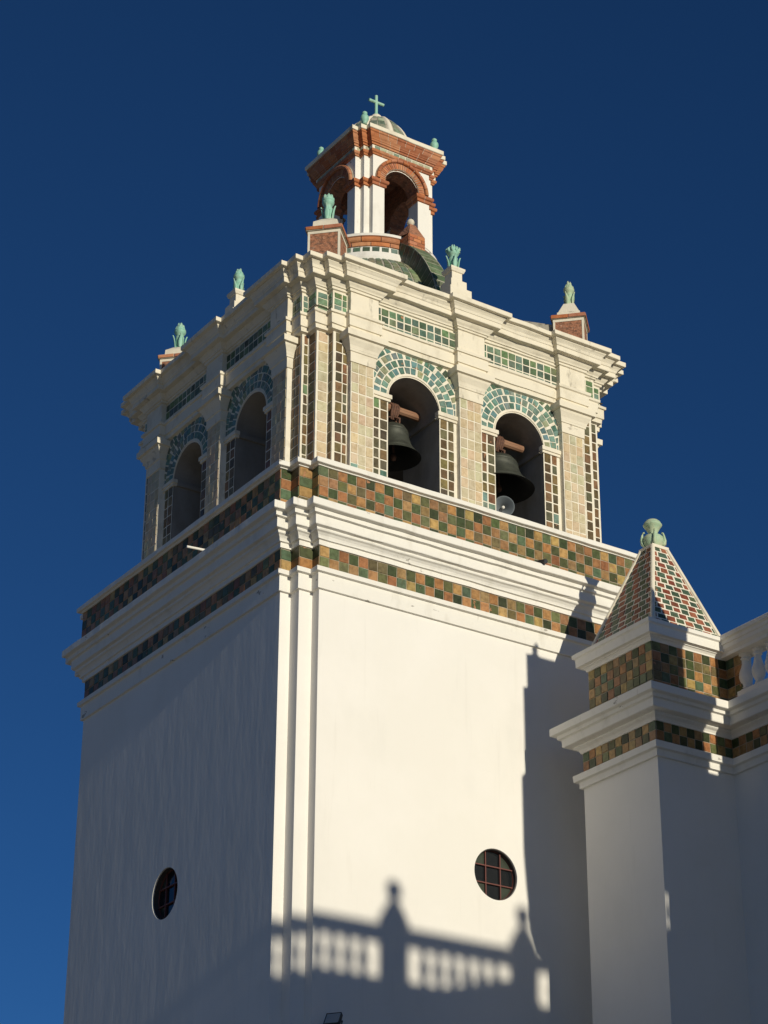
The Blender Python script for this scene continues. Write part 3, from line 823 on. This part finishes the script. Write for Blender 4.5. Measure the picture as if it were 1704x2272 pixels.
# small drain spouts on the cornice ledge
mb = MB(); mb.tube([(.0, 2.92, -.13), (-.56, 2.92, -.17)], .024, 10); mb.build('drain_spout', M['trim'], tower)
mb = MB(); mb.tube([(5.30, .02, -.12), (5.32, -.36, -.20)], [.06, .045], 10); mb.build('drain_spout', M['black_iron'], tower)

# ------------------------------------------------------------------ finials
def leaf(mb, a, r0, z0, r1, z1, wd=.05, thick=.012, curl=.03):
    rows = []; n = 7
    for i in range(n + 1):
        u = i / n; r = r0 + (r1 - r0) * u ** 1.3 + (curl * max(0, u - .8) * 5); z = z0 + (z1 - z0) * u
        ww = wd * (1 - .75 * max(0, u - .45) / .55) * (.75 + .5 * math.sin(math.pi * min(u * 1.1, 1)))
        c_, s_q = math.cos(a), math.sin(a)
        pts = []
        for (dr, t) in ((thick, -ww * .3), (0, -ww), (-thick, -ww * .3), (-thick, ww * .3), (0, ww), (thick, ww * .3)):
            pts.append(((r + dr) * c_ - t * s_q, (r + dr) * s_q + t * c_, z))
        rows.append(pts)
    mb.grid(rows, closed=True); mb.face(rows[-1])
def flame_urn(loc, label, seed=0, material='verdigris', hh=.62, style='dome', group='pale green flaming urns along the belfry roof'):
    rnd = random.Random(seed)
    root = empty('urn_finial', loc, label, 'finial', group)
    s = hh / .62
    mb = MB(); rs = s * (.82 if style == 'dome' else .9); L = lambda P: [(r * rs, z * s) for r, z in P]
    mb.lathe(0, 0, L([(.001, 0), (.10, 0), (.105, .03), (.098, .06), (.10, .16), (.108, .27), (.11, .30), (.092, .325), (.09, .345), (.115, .375), (.142, .415), (.15, .445), (.15, .455), (.135, .458), (.135, .468), (.148, .472), (.145, .49), (.12, .5), (.001, .51)]), 28)
    mb.v = [(x + loc[0], y + loc[1], z + loc[2]) for x, y, z in mb.v]
    mb.build('vase', M[material], root, smooth=True)
    for k in range(4):
        lm = MB(); leaf(lm, math.pi / 4 + k * math.pi / 2 + seed, .112 * rs, .01 * s, .165 * rs, .35 * s, .055 * s, .016 * s, .012)
        lm.v = [(x + loc[0], y + loc[1], z + loc[2]) for x, y, z in lm.v]; lm.build('leaf', M[material], root, smooth=True)
    fm = MB()
    if style == 'dome': P = [(.14, .47), (.148, .50), (.135, .545), (.105, .585), (.07, .60), (.001, .605)]; spikes = ((.115, 8, .59), (.06, 5, .63))
    elif style == 'spiky': P = [(.14, .47), (.155, .51), (.12, .55), (.07, .565), (.001, .57)]; spikes = ((.155, 9, .56), (.09, 6, .61), (.03, 3, .64))
    else: P = [(.13, .47), (.125, .51), (.10, .57), (.065, .63), (.03, .66), (.001, .665)]; spikes = ((.11, 6, .55), (.085, 5, .61), (.045, 3, .70))
    fm.lathe(loc[0], loc[1], [(r * rs, loc[2] + z * s) for r, z in P], 20)
    for ring_r, n, h0 in spikes:
        for k in range(n):
            a = 2 * math.pi * k / n + seed + ring_r * 9; hx = h0 + rnd.uniform(-.02, .02)
            x, y = ring_r * math.cos(a), ring_r * math.sin(a); tw = rnd.uniform(-.02, .02)
            pts = [(x * .8, y * .8, h0 - .12), (x, y, h0 - .07), (x * 1.02 + tw * .4, y * 1.02, hx - .03), (x * .9 + tw, y * .9 + tw, hx)]
            fm.tube([(p[0] * rs + loc[0], p[1] * rs + loc[1], p[2] * s + loc[2]) for p in pts], [.03 * s, .034 * s, .022 * s, .006 * s], 7)
    fm.build('flame', M[material], root, smooth=True)
    return root
flame_urn(corner_top[0], 'pale green urn with leaf handles on the brick pedestal in front of the brick lantern', .0)
flame_urn(corner_top[1], 'pale green urn on a brick pedestal at the right end of the belfry roof', 1.1, 'pale_green', .53, 'flame')
flame_urn(corner_top[2], 'pale green urn at the far left end of the belfry roof above the shaded side', 2.0, hh=.6, style='flame')
flame_urn(mid_top[0], 'spiky pale green urn on the white stepped pedestal beside the tiled dome', .5, hh=.58, style='spiky')
flame_urn(mid_top[1], 'small pale green urn on a white stepped pedestal midway along the shaded roof edge', 2.6, hh=.54, style='flame')
def egg(loc, label):
    root = empty('egg_finial', loc, label, 'finial', 'small egg finials on the lantern cornice')
    mb = MB(); mb.lathe(loc[0], loc[1], [(a, loc[2] + z) for a, z in ((.001, 0), (.055, 0), (.05, .04), (.072, .08), (.095, .14), (.09, .20), (.055, .25), (.043, .26))], 18)
    mb.build('egg', M['verdigris'], root, smooth=True)
    mb = MB(); mb.lathe(loc[0], loc[1], [(a, loc[2] + z) for a, z in ((.04, .255), (.06, .28), (.058, .31), (.026, .34), (.001, .345))], 16)
    mb.build('knob', M['verdigris'], root, smooth=True)
e = 1.09
egg((LX - 1.02, LY - 1.1, 11.29), 'small turquoise egg finial on the near corner of the lantern cornice below the cross')
egg((LX + .82, LY - 1.12, 11.29), 'small turquoise egg finial on the right corner of the lantern cornice')
egg((LX - 1.1, LY + .56, 11.29), 'tiny turquoise egg finial just showing over the dark left edge of the lantern cornice')
# cross
cr = empty('roof_cross', (LX, LY, 12.59), 'plain turquoise metal cross at the very top of the tower', 'cross')
def rbar(mb, p, q, r):
    mb.tube([p, q], r, 10)
mb = MB(); rbar(mb, (LX, LY, 12.57), (LX, LY, 13.15), .038); rbar(mb, (LX - .20, LY, 12.97), (LX + .20, LY, 12.97), .037)
mb.build('cross_bars', M['verdigris'], cr, smooth=False)
mb = MB(); mb.lathe(LX, LY, [(.07, 12.58), (.06, 12.63), (.036, 12.67)], 12); mb.build('cross_foot', M['verdigris'], cr)

# ------------------------------------------------------------------ bells, horn loudspeaker, floodlight
def bell(cx, cy, zl, Rb, Hb, label, bx0, bx1):
    root = empty('church_bell', (cx, cy, zl), label, 'bell', 'bells in the belfry arches')
    P = [(1.0, 0), (.985, .02), (.93, .05), (.925, .065), (.90, .07), (.83, .14), (.835, .155), (.82, .165), (.80, .175), (.69, .32), (.61, .50), (.56, .68), (.57, .69), (.57, .72), (.55, .73), (.54, .76), (.55, .77), (.545, .79), (.51, .83), (.44, .92), (.32, .98), (.12, 1.0), (.001, 1.0)]
    Pi = [(.001, .93), (.28, .92), (.42, .84), (.48, .68), (.54, .48), (.63, .30), (.74, .14), (.88, .03), (1.0, 0)]
    mb = MB(); mb.lathe(cx, cy, [(r * Rb, zl + z * Hb) for r, z in P], 48)
    bb = mb.build('bell_body', M['bronze'], root, smooth=True)
    mb = MB(); mb.lathe(cx, cy, [(r * Rb, zl + z * Hb) for r, z in Pi], 48); mb.build('inner_face', M['shaded_bronze'], bb, smooth=True)
    cl = MB(); cl.tube([(cx, cy, zl + Hb * .9), (cx + .02, cy, zl + .1)], .025, 8); cl.lathe(cx + .02, cy, [(.001, zl - .06), (.05, zl - .03), (.065, zl + .03), (.04, zl + .09), (.001, zl + .11)], 14)
    cl.build('clapper', M['iron'], bb, smooth=True)
    zb = zl + Hb + .36
    be = MB(); n = 8
    be.tube([(bx0, cy, zb), (cx, cy + .005, zb + .008), (bx1 - .01, cy, zb), (bx1, cy, zb)], [.085, .088, .08, .072], 10)
    be.build('wooden_beam', M['wood'], root)
    hg = MB()
    for dx in (-.07, -.02, .03, .075):
        hg.tube([(cx + dx * .8, cy - .02, zl + Hb + .12), (cx + dx, cy - .085, zl + Hb + .24), (cx + dx + .01, cy - .1, zb + .02), (cx + dx, cy - .06, zb + .085), (cx + dx, cy + .05, zb + .09), (cx + dx, cy + .1, zb)], .028, 8)
    for k in range(4):
        a = k * math.pi / 2 + .4
        hg.tube([(cx + .15 * math.cos(a), cy + .15 * math.sin(a), zl + Hb - .02), (cx + .17 * math.cos(a), cy + .17 * math.sin(a), zl + Hb + .1), (cx + .04 * math.cos(a), cy + .04 * math.sin(a), zl + Hb + .17)], .024, 8)
    hg.build('hanger', M['iron'], root, smooth=True)
bell(3.10, 1.52, 2.15, .56, .72, 'dark bronze bell with its clapper showing in the front arch nearest the corner', 2.45, 3.76)
bell(5.53, 1.38, 2.10, .73, .72, 'dark bronze bell above the grey horn loudspeaker in the second front arch', 4.98, 6.16)
hx, hy, hz = 5.47, 1.12, 1.60
hr = empty('horn_loudspeaker', (hx, hy, hz), 'round grey horn loudspeaker on the sill under the second bell', 'loudspeaker')
dv = Vector((-.42, -.86, -.22)).normalized(); q = dv.to_track_quat('Z', 'Y')
def orient(mb): mb.v = [tuple(q @ Vector(v) + Vector((hx, hy, hz))) for v in mb.v]
mb = MB(); mb.lathe(0, 0, [(.03, -.3), (.045, -.22), (.07, -.14), (.12, -.06), (.2, 0), (.212, .004), (.214, .012), (.205, .014), (.19, .004), (.11, -.07), (.06, -.14), (.03, -.2)], 36); orient(mb)
hb = mb.build('horn', M['horn'], hr, smooth=True)
mb = MB(); mb.lathe(0, 0, [(.001, -.05), (.028, -.052), (.034, -.08), (.03, -.2)], 14); orient(mb); mb.build('phase_plug', M['trim'], hb, smooth=True)
mb = MB(); mb.lathe(0, 0, [(.001, -.44), (.07, -.43), (.075, -.4), (.075, -.29), (.03, -.28)], 20); orient(mb); mb.build('driver', M['horn'], hr, smooth=True)
mb = MB(); mb.box(hx - .03, hx + .03, hy + .1, hy + .16, .74, hz - .02); mb.build('stand', M['black_iron'], hr)
# floodlight on the wall near the bottom of the picture
fx, fy, fz_ = .76, -.30, -9.47
fl = empty('floodlight', (fx, fy, fz_), 'small dark floodlight fixed low on the sunlit tower wall in the balustrade shadow', 'floodlight')
def tilt(mb, a=R(-35), yaw=R(-55)):
    m_ = Matrix.Rotation(yaw, 3, 'Z') @ Matrix.Rotation(a, 3, 'X'); mb.v = [tuple(m_ @ Vector(v) + Vector((fx, fy, fz_))) for v in mb.v]
mb = MB()
A_ = [(-.13, -.12), (.13, -.12), (.13, .12), (-.13, .12)]; B_ = [(-.07, -.06), (.07, -.06), (.07, .06), (-.07, .06)]
mb.grid([[(x, -.02, z) for x, z in A_], [(x, .05, z) for x, z in A_], [(x, .17, z) for x, z in B_]], closed=True); mb.face([(x, .17, z) for x, z in B_]); tilt(mb)
hs = mb.build('housing', M['black_iron'], fl)
mb = MB(); mb.face([(x * .93, -.012, z * .92) for x, z in A_]); tilt(mb); mb.build('front_glass', M['lamp_glass'], hs)
mb = MB(); mb.tube([(-.145, .06, 0), (-.145, .12, -.2), (.145, .12, -.2), (.145, .06, 0)], .014, 6); tilt(mb); mb.build('bracket', M['black_iron'], fl)
mb = MB(); mb.tube([(fx + .05, fy + .1, fz_ - .26), (fx + .08, .13, fz_ - .3)], .03, 8); mb.build('wall_arm', M['black_iron'], fl)

# ------------------------------------------------------------------ church wing with the tiled corner pier
church = empty('church_wing', (7.2, -8, -GZ), 'white church wing with balustrade and corner pier topped by a tiled pyramid', 'church')
px0, px1, py0, py1 = 5.473, 7.20, -3.08, -1.06
P_CH = [(9.5, py1), (px0, py1), (px0, py0), (px1, py0), (px1, -28.3)]
mb = MB(); mb.sweep(P_CH, [(0, -GZ), (0, -4.87)], closed=False); mb.build('wall', M['plaster'], church)
mb = MB(); mb.sweep(P_CH, [(-.03, -4.885), (.055, -4.88), (.06, -4.775), (.065, -4.765), (.13, -4.755), (.14, -4.64), (-.03, -4.57)], closed=False)
mb.build('string_course', M['trim'], church)
mb = MB(); mb.sweep(P_CH, [(0, -4.6), (0, -4.21)], closed=False); mb.build('frieze_wall', M['dark_grout'], church)
P_CHv = [(px1 + .4, py1), (px0, py1), (px0, py0), (px1, py0), (px1, -9)]
mb = MB(); checker_band(mb, P_CHv, 0, -4.57, 2, .18, closed=False); mb.build('tiled_frieze', M['tile'], church)
mb = MB(); mb.sweep(P_CH, [(-.03, -4.235), (.03, -4.225), (.035, -4.2), (.06, -4.165), (.10, -4.14), (.115, -4.125), (.115, -4.1), (.25, -4.085), (.26, -4.07), (.265, -3.945), (.275, -3.935), (.32, -3.93), (.325, -3.875), (.335, -3.868), (.405, -3.86), (.415, -3.85), (.415, -3.72), (.40, -3.71), (-.12, -3.6)], closed=False)
mb.build('main_cornice', M['trim'], church)
# pedestal stage of the pier
qx0, qx1, qy0, qy1 = 5.585, 7.20, -2.95, -1.165
P_PP = [(7.5, qy1), (qx0, qy1), (qx0, qy0), (px1 + .1, qy0), (px1 + .1, -3.36)]
mb = MB(); mb.sweep(P_PP, [(0, -3.75), (0, -2.6)], closed=False); mb.build('pedestal_wall', M['dark_grout'], church)
mb = MB(); checker_band(mb, P_PP, 0, -3.57, 5, .182, closed=False); mb.build('tiled_pedestal', M['tile'], church)
P_SL = [(qx0 - .02, qy1), (qx0 - .02, qy0), (qx1, qy0), (qx1, qy1)]
mb = MB(); mb.sweep(P_SL, [(-.05, -2.675), (.015, -2.67), (.02, -2.645), (.05, -2.61), (.075, -2.6), (.08, -2.585), (.1, -2.58), (.15, -2.575), (.155, -2.42), (.17, -2.41), (.195, -2.40), (.2, -2.33), (.185, -2.32), (-.1, -2.24)])
mb.build('pier_slab', M['trim'], church)
# pyramid
bx0, bx1, by0, by1, bz = qx0 + .05, qx1 + .04, qy0 - .0, qy1 + .02, -2.29
axc, ayc, az_, ah = 6.46, -2.13, -.37, .165
mb = MB()
base = [(bx0, by0, bz), (bx1, by0, bz), (bx1, by1, bz), (bx0, by1, bz)]
top = [(axc - ah, ayc - ah, az_), (axc + ah, ayc - ah, az_), (axc + ah, ayc + ah, az_), (axc - ah, ayc + ah, az_)]
for k in range(4): mb.face([base[k], base[(k + 1) % 4], top[(k + 1) % 4], top[k]])
pyr = mb.build('pyramid_spire', M['grout'], church)
tm = MB(); NR = 15
for k in range(4):
    b0, b1, t0_, t1_ = Vector(base[k]), Vector(base[(k + 1) % 4]), Vector(top[k]), Vector(top[(k + 1) % 4])
    for j in range(NR):
        u0, u1 = j / NR, (j + 1) / NR
        l0, r0 = b0.lerp(t0_, u0), b1.lerp(t1_, u0); l1, r1 = b0.lerp(t0_, u1), b1.lerp(t1_, u1)
        Lr = (r0 - l0).length; n = max(2, round(Lr / .205)); sh = .5 if j % 2 else 0
        ts = [0] + [(i + sh) / n for i in range(0 if sh else 1, n)] + [1]
        e_ = .045 / Lr
        for i, (a, b) in enumerate(zip(ts[:-1], ts[1:])):
            a = max(a, e_); b = min(b, 1 - e_)
            if (b - a) * Lr < .03: continue
            cc = random.choice([(.35, .105, .06), (.29, .085, .05), (.40, .145, .08), (.33, .12, .07)]) if (i + j // 2) % 2 == 0 else random.choice([(.09, .155, .10), (.13, .19, .13), (.12, .165, .09), (.08, .13, .09)])
            tm.tile([l0.lerp(r0, a), l0.lerp(r0, b), l1.lerp(r1, b), l1.lerp(r1, a)], vary(tuple(.85 * v for v in cc), .15), gap=.028, lift=.010)
tm.build('red_and_green_tiling', M['tile'], pyr)
hm = MB()
for k in range(4):
    b, t = Vector(base[k]), Vector(top[k]); hm.tube([b, t], [.042, .038], 8)
hm.box(axc - ah - .03, axc + ah + .03, ayc - ah - .03, ayc + ah + .03, az_ - .03, az_ + .03)
hm.build('hip_moulding', M['old_trim'], pyr)
# balustrade of the wing
bl = MB(); bxm = px1 + .02
prof = [(-.02, -2.66), (.06, -2.655), (.065, -2.6), (.09, -2.57), (.12, -2.54), (.125, -2.47), (.15, -2.46), (.155, -2.40), (.2, -2.38), (.205, -2.31), (.19, -2.295)]
bl.sweep([(bxm, qy0), (bxm, -28.3)], prof, closed=False)
bl.sweep([(bxm + .3, -28.3), (bxm + .3, qy0)], prof, closed=False)
bl.face([(bxm - .19, qy0, -2.295), (bxm - .19, -28.3, -2.295), (bxm + .49, -28.3, -2.295), (bxm + .49, qy0, -2.295)])
bl.face([(bxm, qy0, -2.658), (bxm, -28.3, -2.658), (bxm + .3, -28.3, -2.658), (bxm + .3, qy0, -2.658)])
bl.box(bxm - .02, bxm + .32, -28.3, -3.3, -3.7, -3.39)
bl.box(px1 + .105, bxm + .315, -3.355, -2.9, -3.39, -2.655)
balus = bl.build('balustrade_rail', M['trim'], church)
BP = [(.085, 0), (.11, .0), (.11, .045), (.075, .06), (.07, .075), (.085, .09), (.07, .11), (.075, .14), (.11, .22), (.125, .29), (.115, .37), (.085, .46), (.065, .55), (.06, .60), (.085, .615), (.085, .64), (.065, .655), (.08, .68), (.105, .695), (.105, .735), (.08, .735)]
bmesh0 = None
for i in range(72):
    y = -3.37 - .335 * i
    if bmesh0 is None:
        bb = MB(); bb.lathe(0, 0, [(r, z) for r, z in BP], 20); bb.v = [(x + 7.2, y_ - 8, z - GZ) for x, y_, z in bb.v]
        bmesh0 = bb.build('baluster', M['trim'], balus, smooth=False); bo = bmesh0
    else:
        bo = bmesh0.copy(); col.objects.link(bo); bo.parent = balus
    bo.location = (bxm + .15 - 7.2, y + 8, -3.39 + GZ)
# invented pinnacle, out of view, outlined to throw the shadows on tower and pier
yo = -9.0; TH1 = .4; D1 = .11 - yo - TH1
def sx(x): return x + D1 * math.tan(SUN_AZ)
pin = MB()
def prect(x0, x1, y0, y1): return [(x0, y1), (x0, y0), (x1, y0), (x1, y1)]
zz = lambda z: z + D1 * TE
Lq = [(5.16, zz(-1.95)), (5.16, zz(-2.62)), (5.07, zz(-2.64)), (5.07, zz(-4.3)), (4.985, zz(-4.4)), (4.985, zz(-5.8)), (5.02, zz(-6.32)), (5.10, zz(-7.14)), (5.24, zz(-7.5)), (5.6, zz(-7.85)), (5.6, -GZ)]
Rq = [(x, z - .083) for x, z in ((5.80, -.06), (5.83, -.21), (6.02, -1.0), (6.23, -1.03), (6.25, -2.15), (6.46, -2.2), (6.49, -3.2), (6.57, -3.72), (7.3, -3.73), (7.3, -GZ))]
zs_all = sorted(set([z for _, z in Lq] + [z for _, z in Rq if z < zz(-1.95)] + [zz(-1.95)]), reverse=True)
def lerp_prof(P, z):
    for (x0, z0), (x1, z1) in zip(P[:-1], P[1:]):
        if z0 >= z >= z1: return x0 + (x1 - x0) * ((z0 - z) / (z0 - z1) if z0 > z1 else 0)
    return P[0][0] if z > P[0][1] else P[-1][0]
pin.grid([[(x, y, z) for x, y in prect(sx(lerp_prof(Lq, z)), lerp_prof(Rq, z), yo, yo + TH1)] for z in zs_all], closed=True)
pin.face([(x, y, zs_all[0]) for x, y in prect(sx(5.16), lerp_prof(Rq, zs_all[0]), yo, yo + TH1)])
pin.build('added_pinnacle', M['trim'], church)
sk = MB(); sk.lathe(sx(5.36), yo + .2, [(.1, zz(-1.95)), (.1, zz(-1.9)), (.05, zz(-1.86)), (.07, zz(-1.78)), (.001, zz(-1.66))], 12); sk.build('added_spike', M['verdigris'], church)  # spike added for the pointed tip of the shadow
# invented front range with balustrade, unseen; shaped to shade the lower tower
yf = -28.5; D2 = .11 - yf; z2 = lambda z: z + D2 * TE; sx2 = lambda x: x + D2 * math.tan(SUN_AZ)
fr = MB(); fr.box(-2.5, 12, yf - 6, yf, -GZ, z2(-8.52)); fr.box(-2.5, 12, yf - .32, yf - .02, z2(-7.89), z2(-7.6))
for a, b in ((1.9, 2.52), (4.62, 5.25)):
    fr.box(sx2(a), sx2(b), yf - .36, yf + .01, z2(-8.52), z2(-7.48))
    c_ = (sx2(a) + sx2(b)) / 2
    fr.sweep([(c_ - .2, yf - .37), (c_ + .2, yf - .37), (c_ + .2, yf + .03), (c_ - .2, yf + .03)], [(.08, z2(-7.5)), (-.07, z2(-7.2)), (-.12, z2(-7.18)), (-.11, z2(-7.1)), (-.04, z2(-6.99)), (-.05, z2(-6.9)), (-.11, z2(-6.82)), (-.199, z2(-6.78))])
for za, zb in ((-8.62, -8.06),):  # sloping wedge added to shorten the right-hand gaps in the shadow
    A_ = [(sx2(2.45), z2(-8.75)), (sx2(4.70), z2(-8.75)), (sx2(4.70), z2(zb)), (sx2(2.45), z2(za))]
    fr.face([(x_, yf - .34, z_) for x_, z_ in A_]); fr.face([(x_, yf - 1.2, z_) for x_, z_ in A_])
    for k in range(4):
        (xa, z_a), (xb, z_b) = A_[k], A_[(k + 1) % 4]; fr.face([(xa, yf - .34, z_a), (xb, yf - .34, z_b), (xb, yf - 1.2, z_b), (xa, yf - 1.2, z_a)])
rng = fr.build('added_front_range', M['plaster'], church)
b0 = None
for x in [1.9 - .3 * k for k in range(1, 14)] + [2.52 + .3 * k for k in range(1, 7)] + [5.25 + .3 * k for k in range(1, 7)]:
    if True:
        if b0 is None:
            bb = MB(); bb.lathe(0, 0, [(r * .92, z * .93) for r, z in BP], 14); bb.v = [(a_ + 7.2, b_ - 8, c_ - GZ) for a_, b_, c_ in bb.v]
            b0 = bb.build('baluster', M['trim'], rng); bo = b0
        else:
            bo = b0.copy(); col.objects.link(bo); bo.parent = rng
        bo.location = (sx2(x) - 7.2, yf - .17 + 8, z2(-8.52) + GZ)
# flat roof behind the balustrade
mb = MB(); mb.face([(7.5, -1.06, -3.62), (7.5, -28.3, -3.62), (16, -28.3, -3.62), (16, -1.06, -3.62)]); mb.build('flat_roof', M['roof'], church)

# urn on the pier
ul = (axc, ayc, az_ + .03)
ur = empty('urn_finial', ul, 'large pale green lidded urn with curled handles on the tiled pyramid tip', 'finial')
mb = MB()
mb.lathe(0, 0, [(.001, 0), (.13, 0), (.15, .03), (.185, .10), (.195, .16), (.185, .22), (.16, .25), (.105, .265), (.085, .29), (.088, .33), (.12, .39), (.15, .44), (.172, .465), (.178, .48), (.17, .495), (.165, .50), (.15, .535), (.11, .575), (.06, .595), (.001, .602)], 32)
mb.v = [(a + ul[0], b + ul[1], c + ul[2]) for a, b, c in mb.v]; mb.build('vase', M['pale_green'], ur, smooth=True)
for k in range(4):
    lm = MB(); a = math.pi / 4 + k * math.pi / 2 + .2
    pts = [(.15, .02), (.205, .09), (.215, .17), (.2, .27), (.185, .325), (.165, .335), (.16, .31)]
    lm.tube([(r * math.cos(a) + ul[0], r * math.sin(a) + ul[1], z + ul[2]) for r, z in pts], [.03, .034, .03, .02, .016, .014, .01], 8)
    lm.build('handle', M['pale_green'], ur, smooth=True)
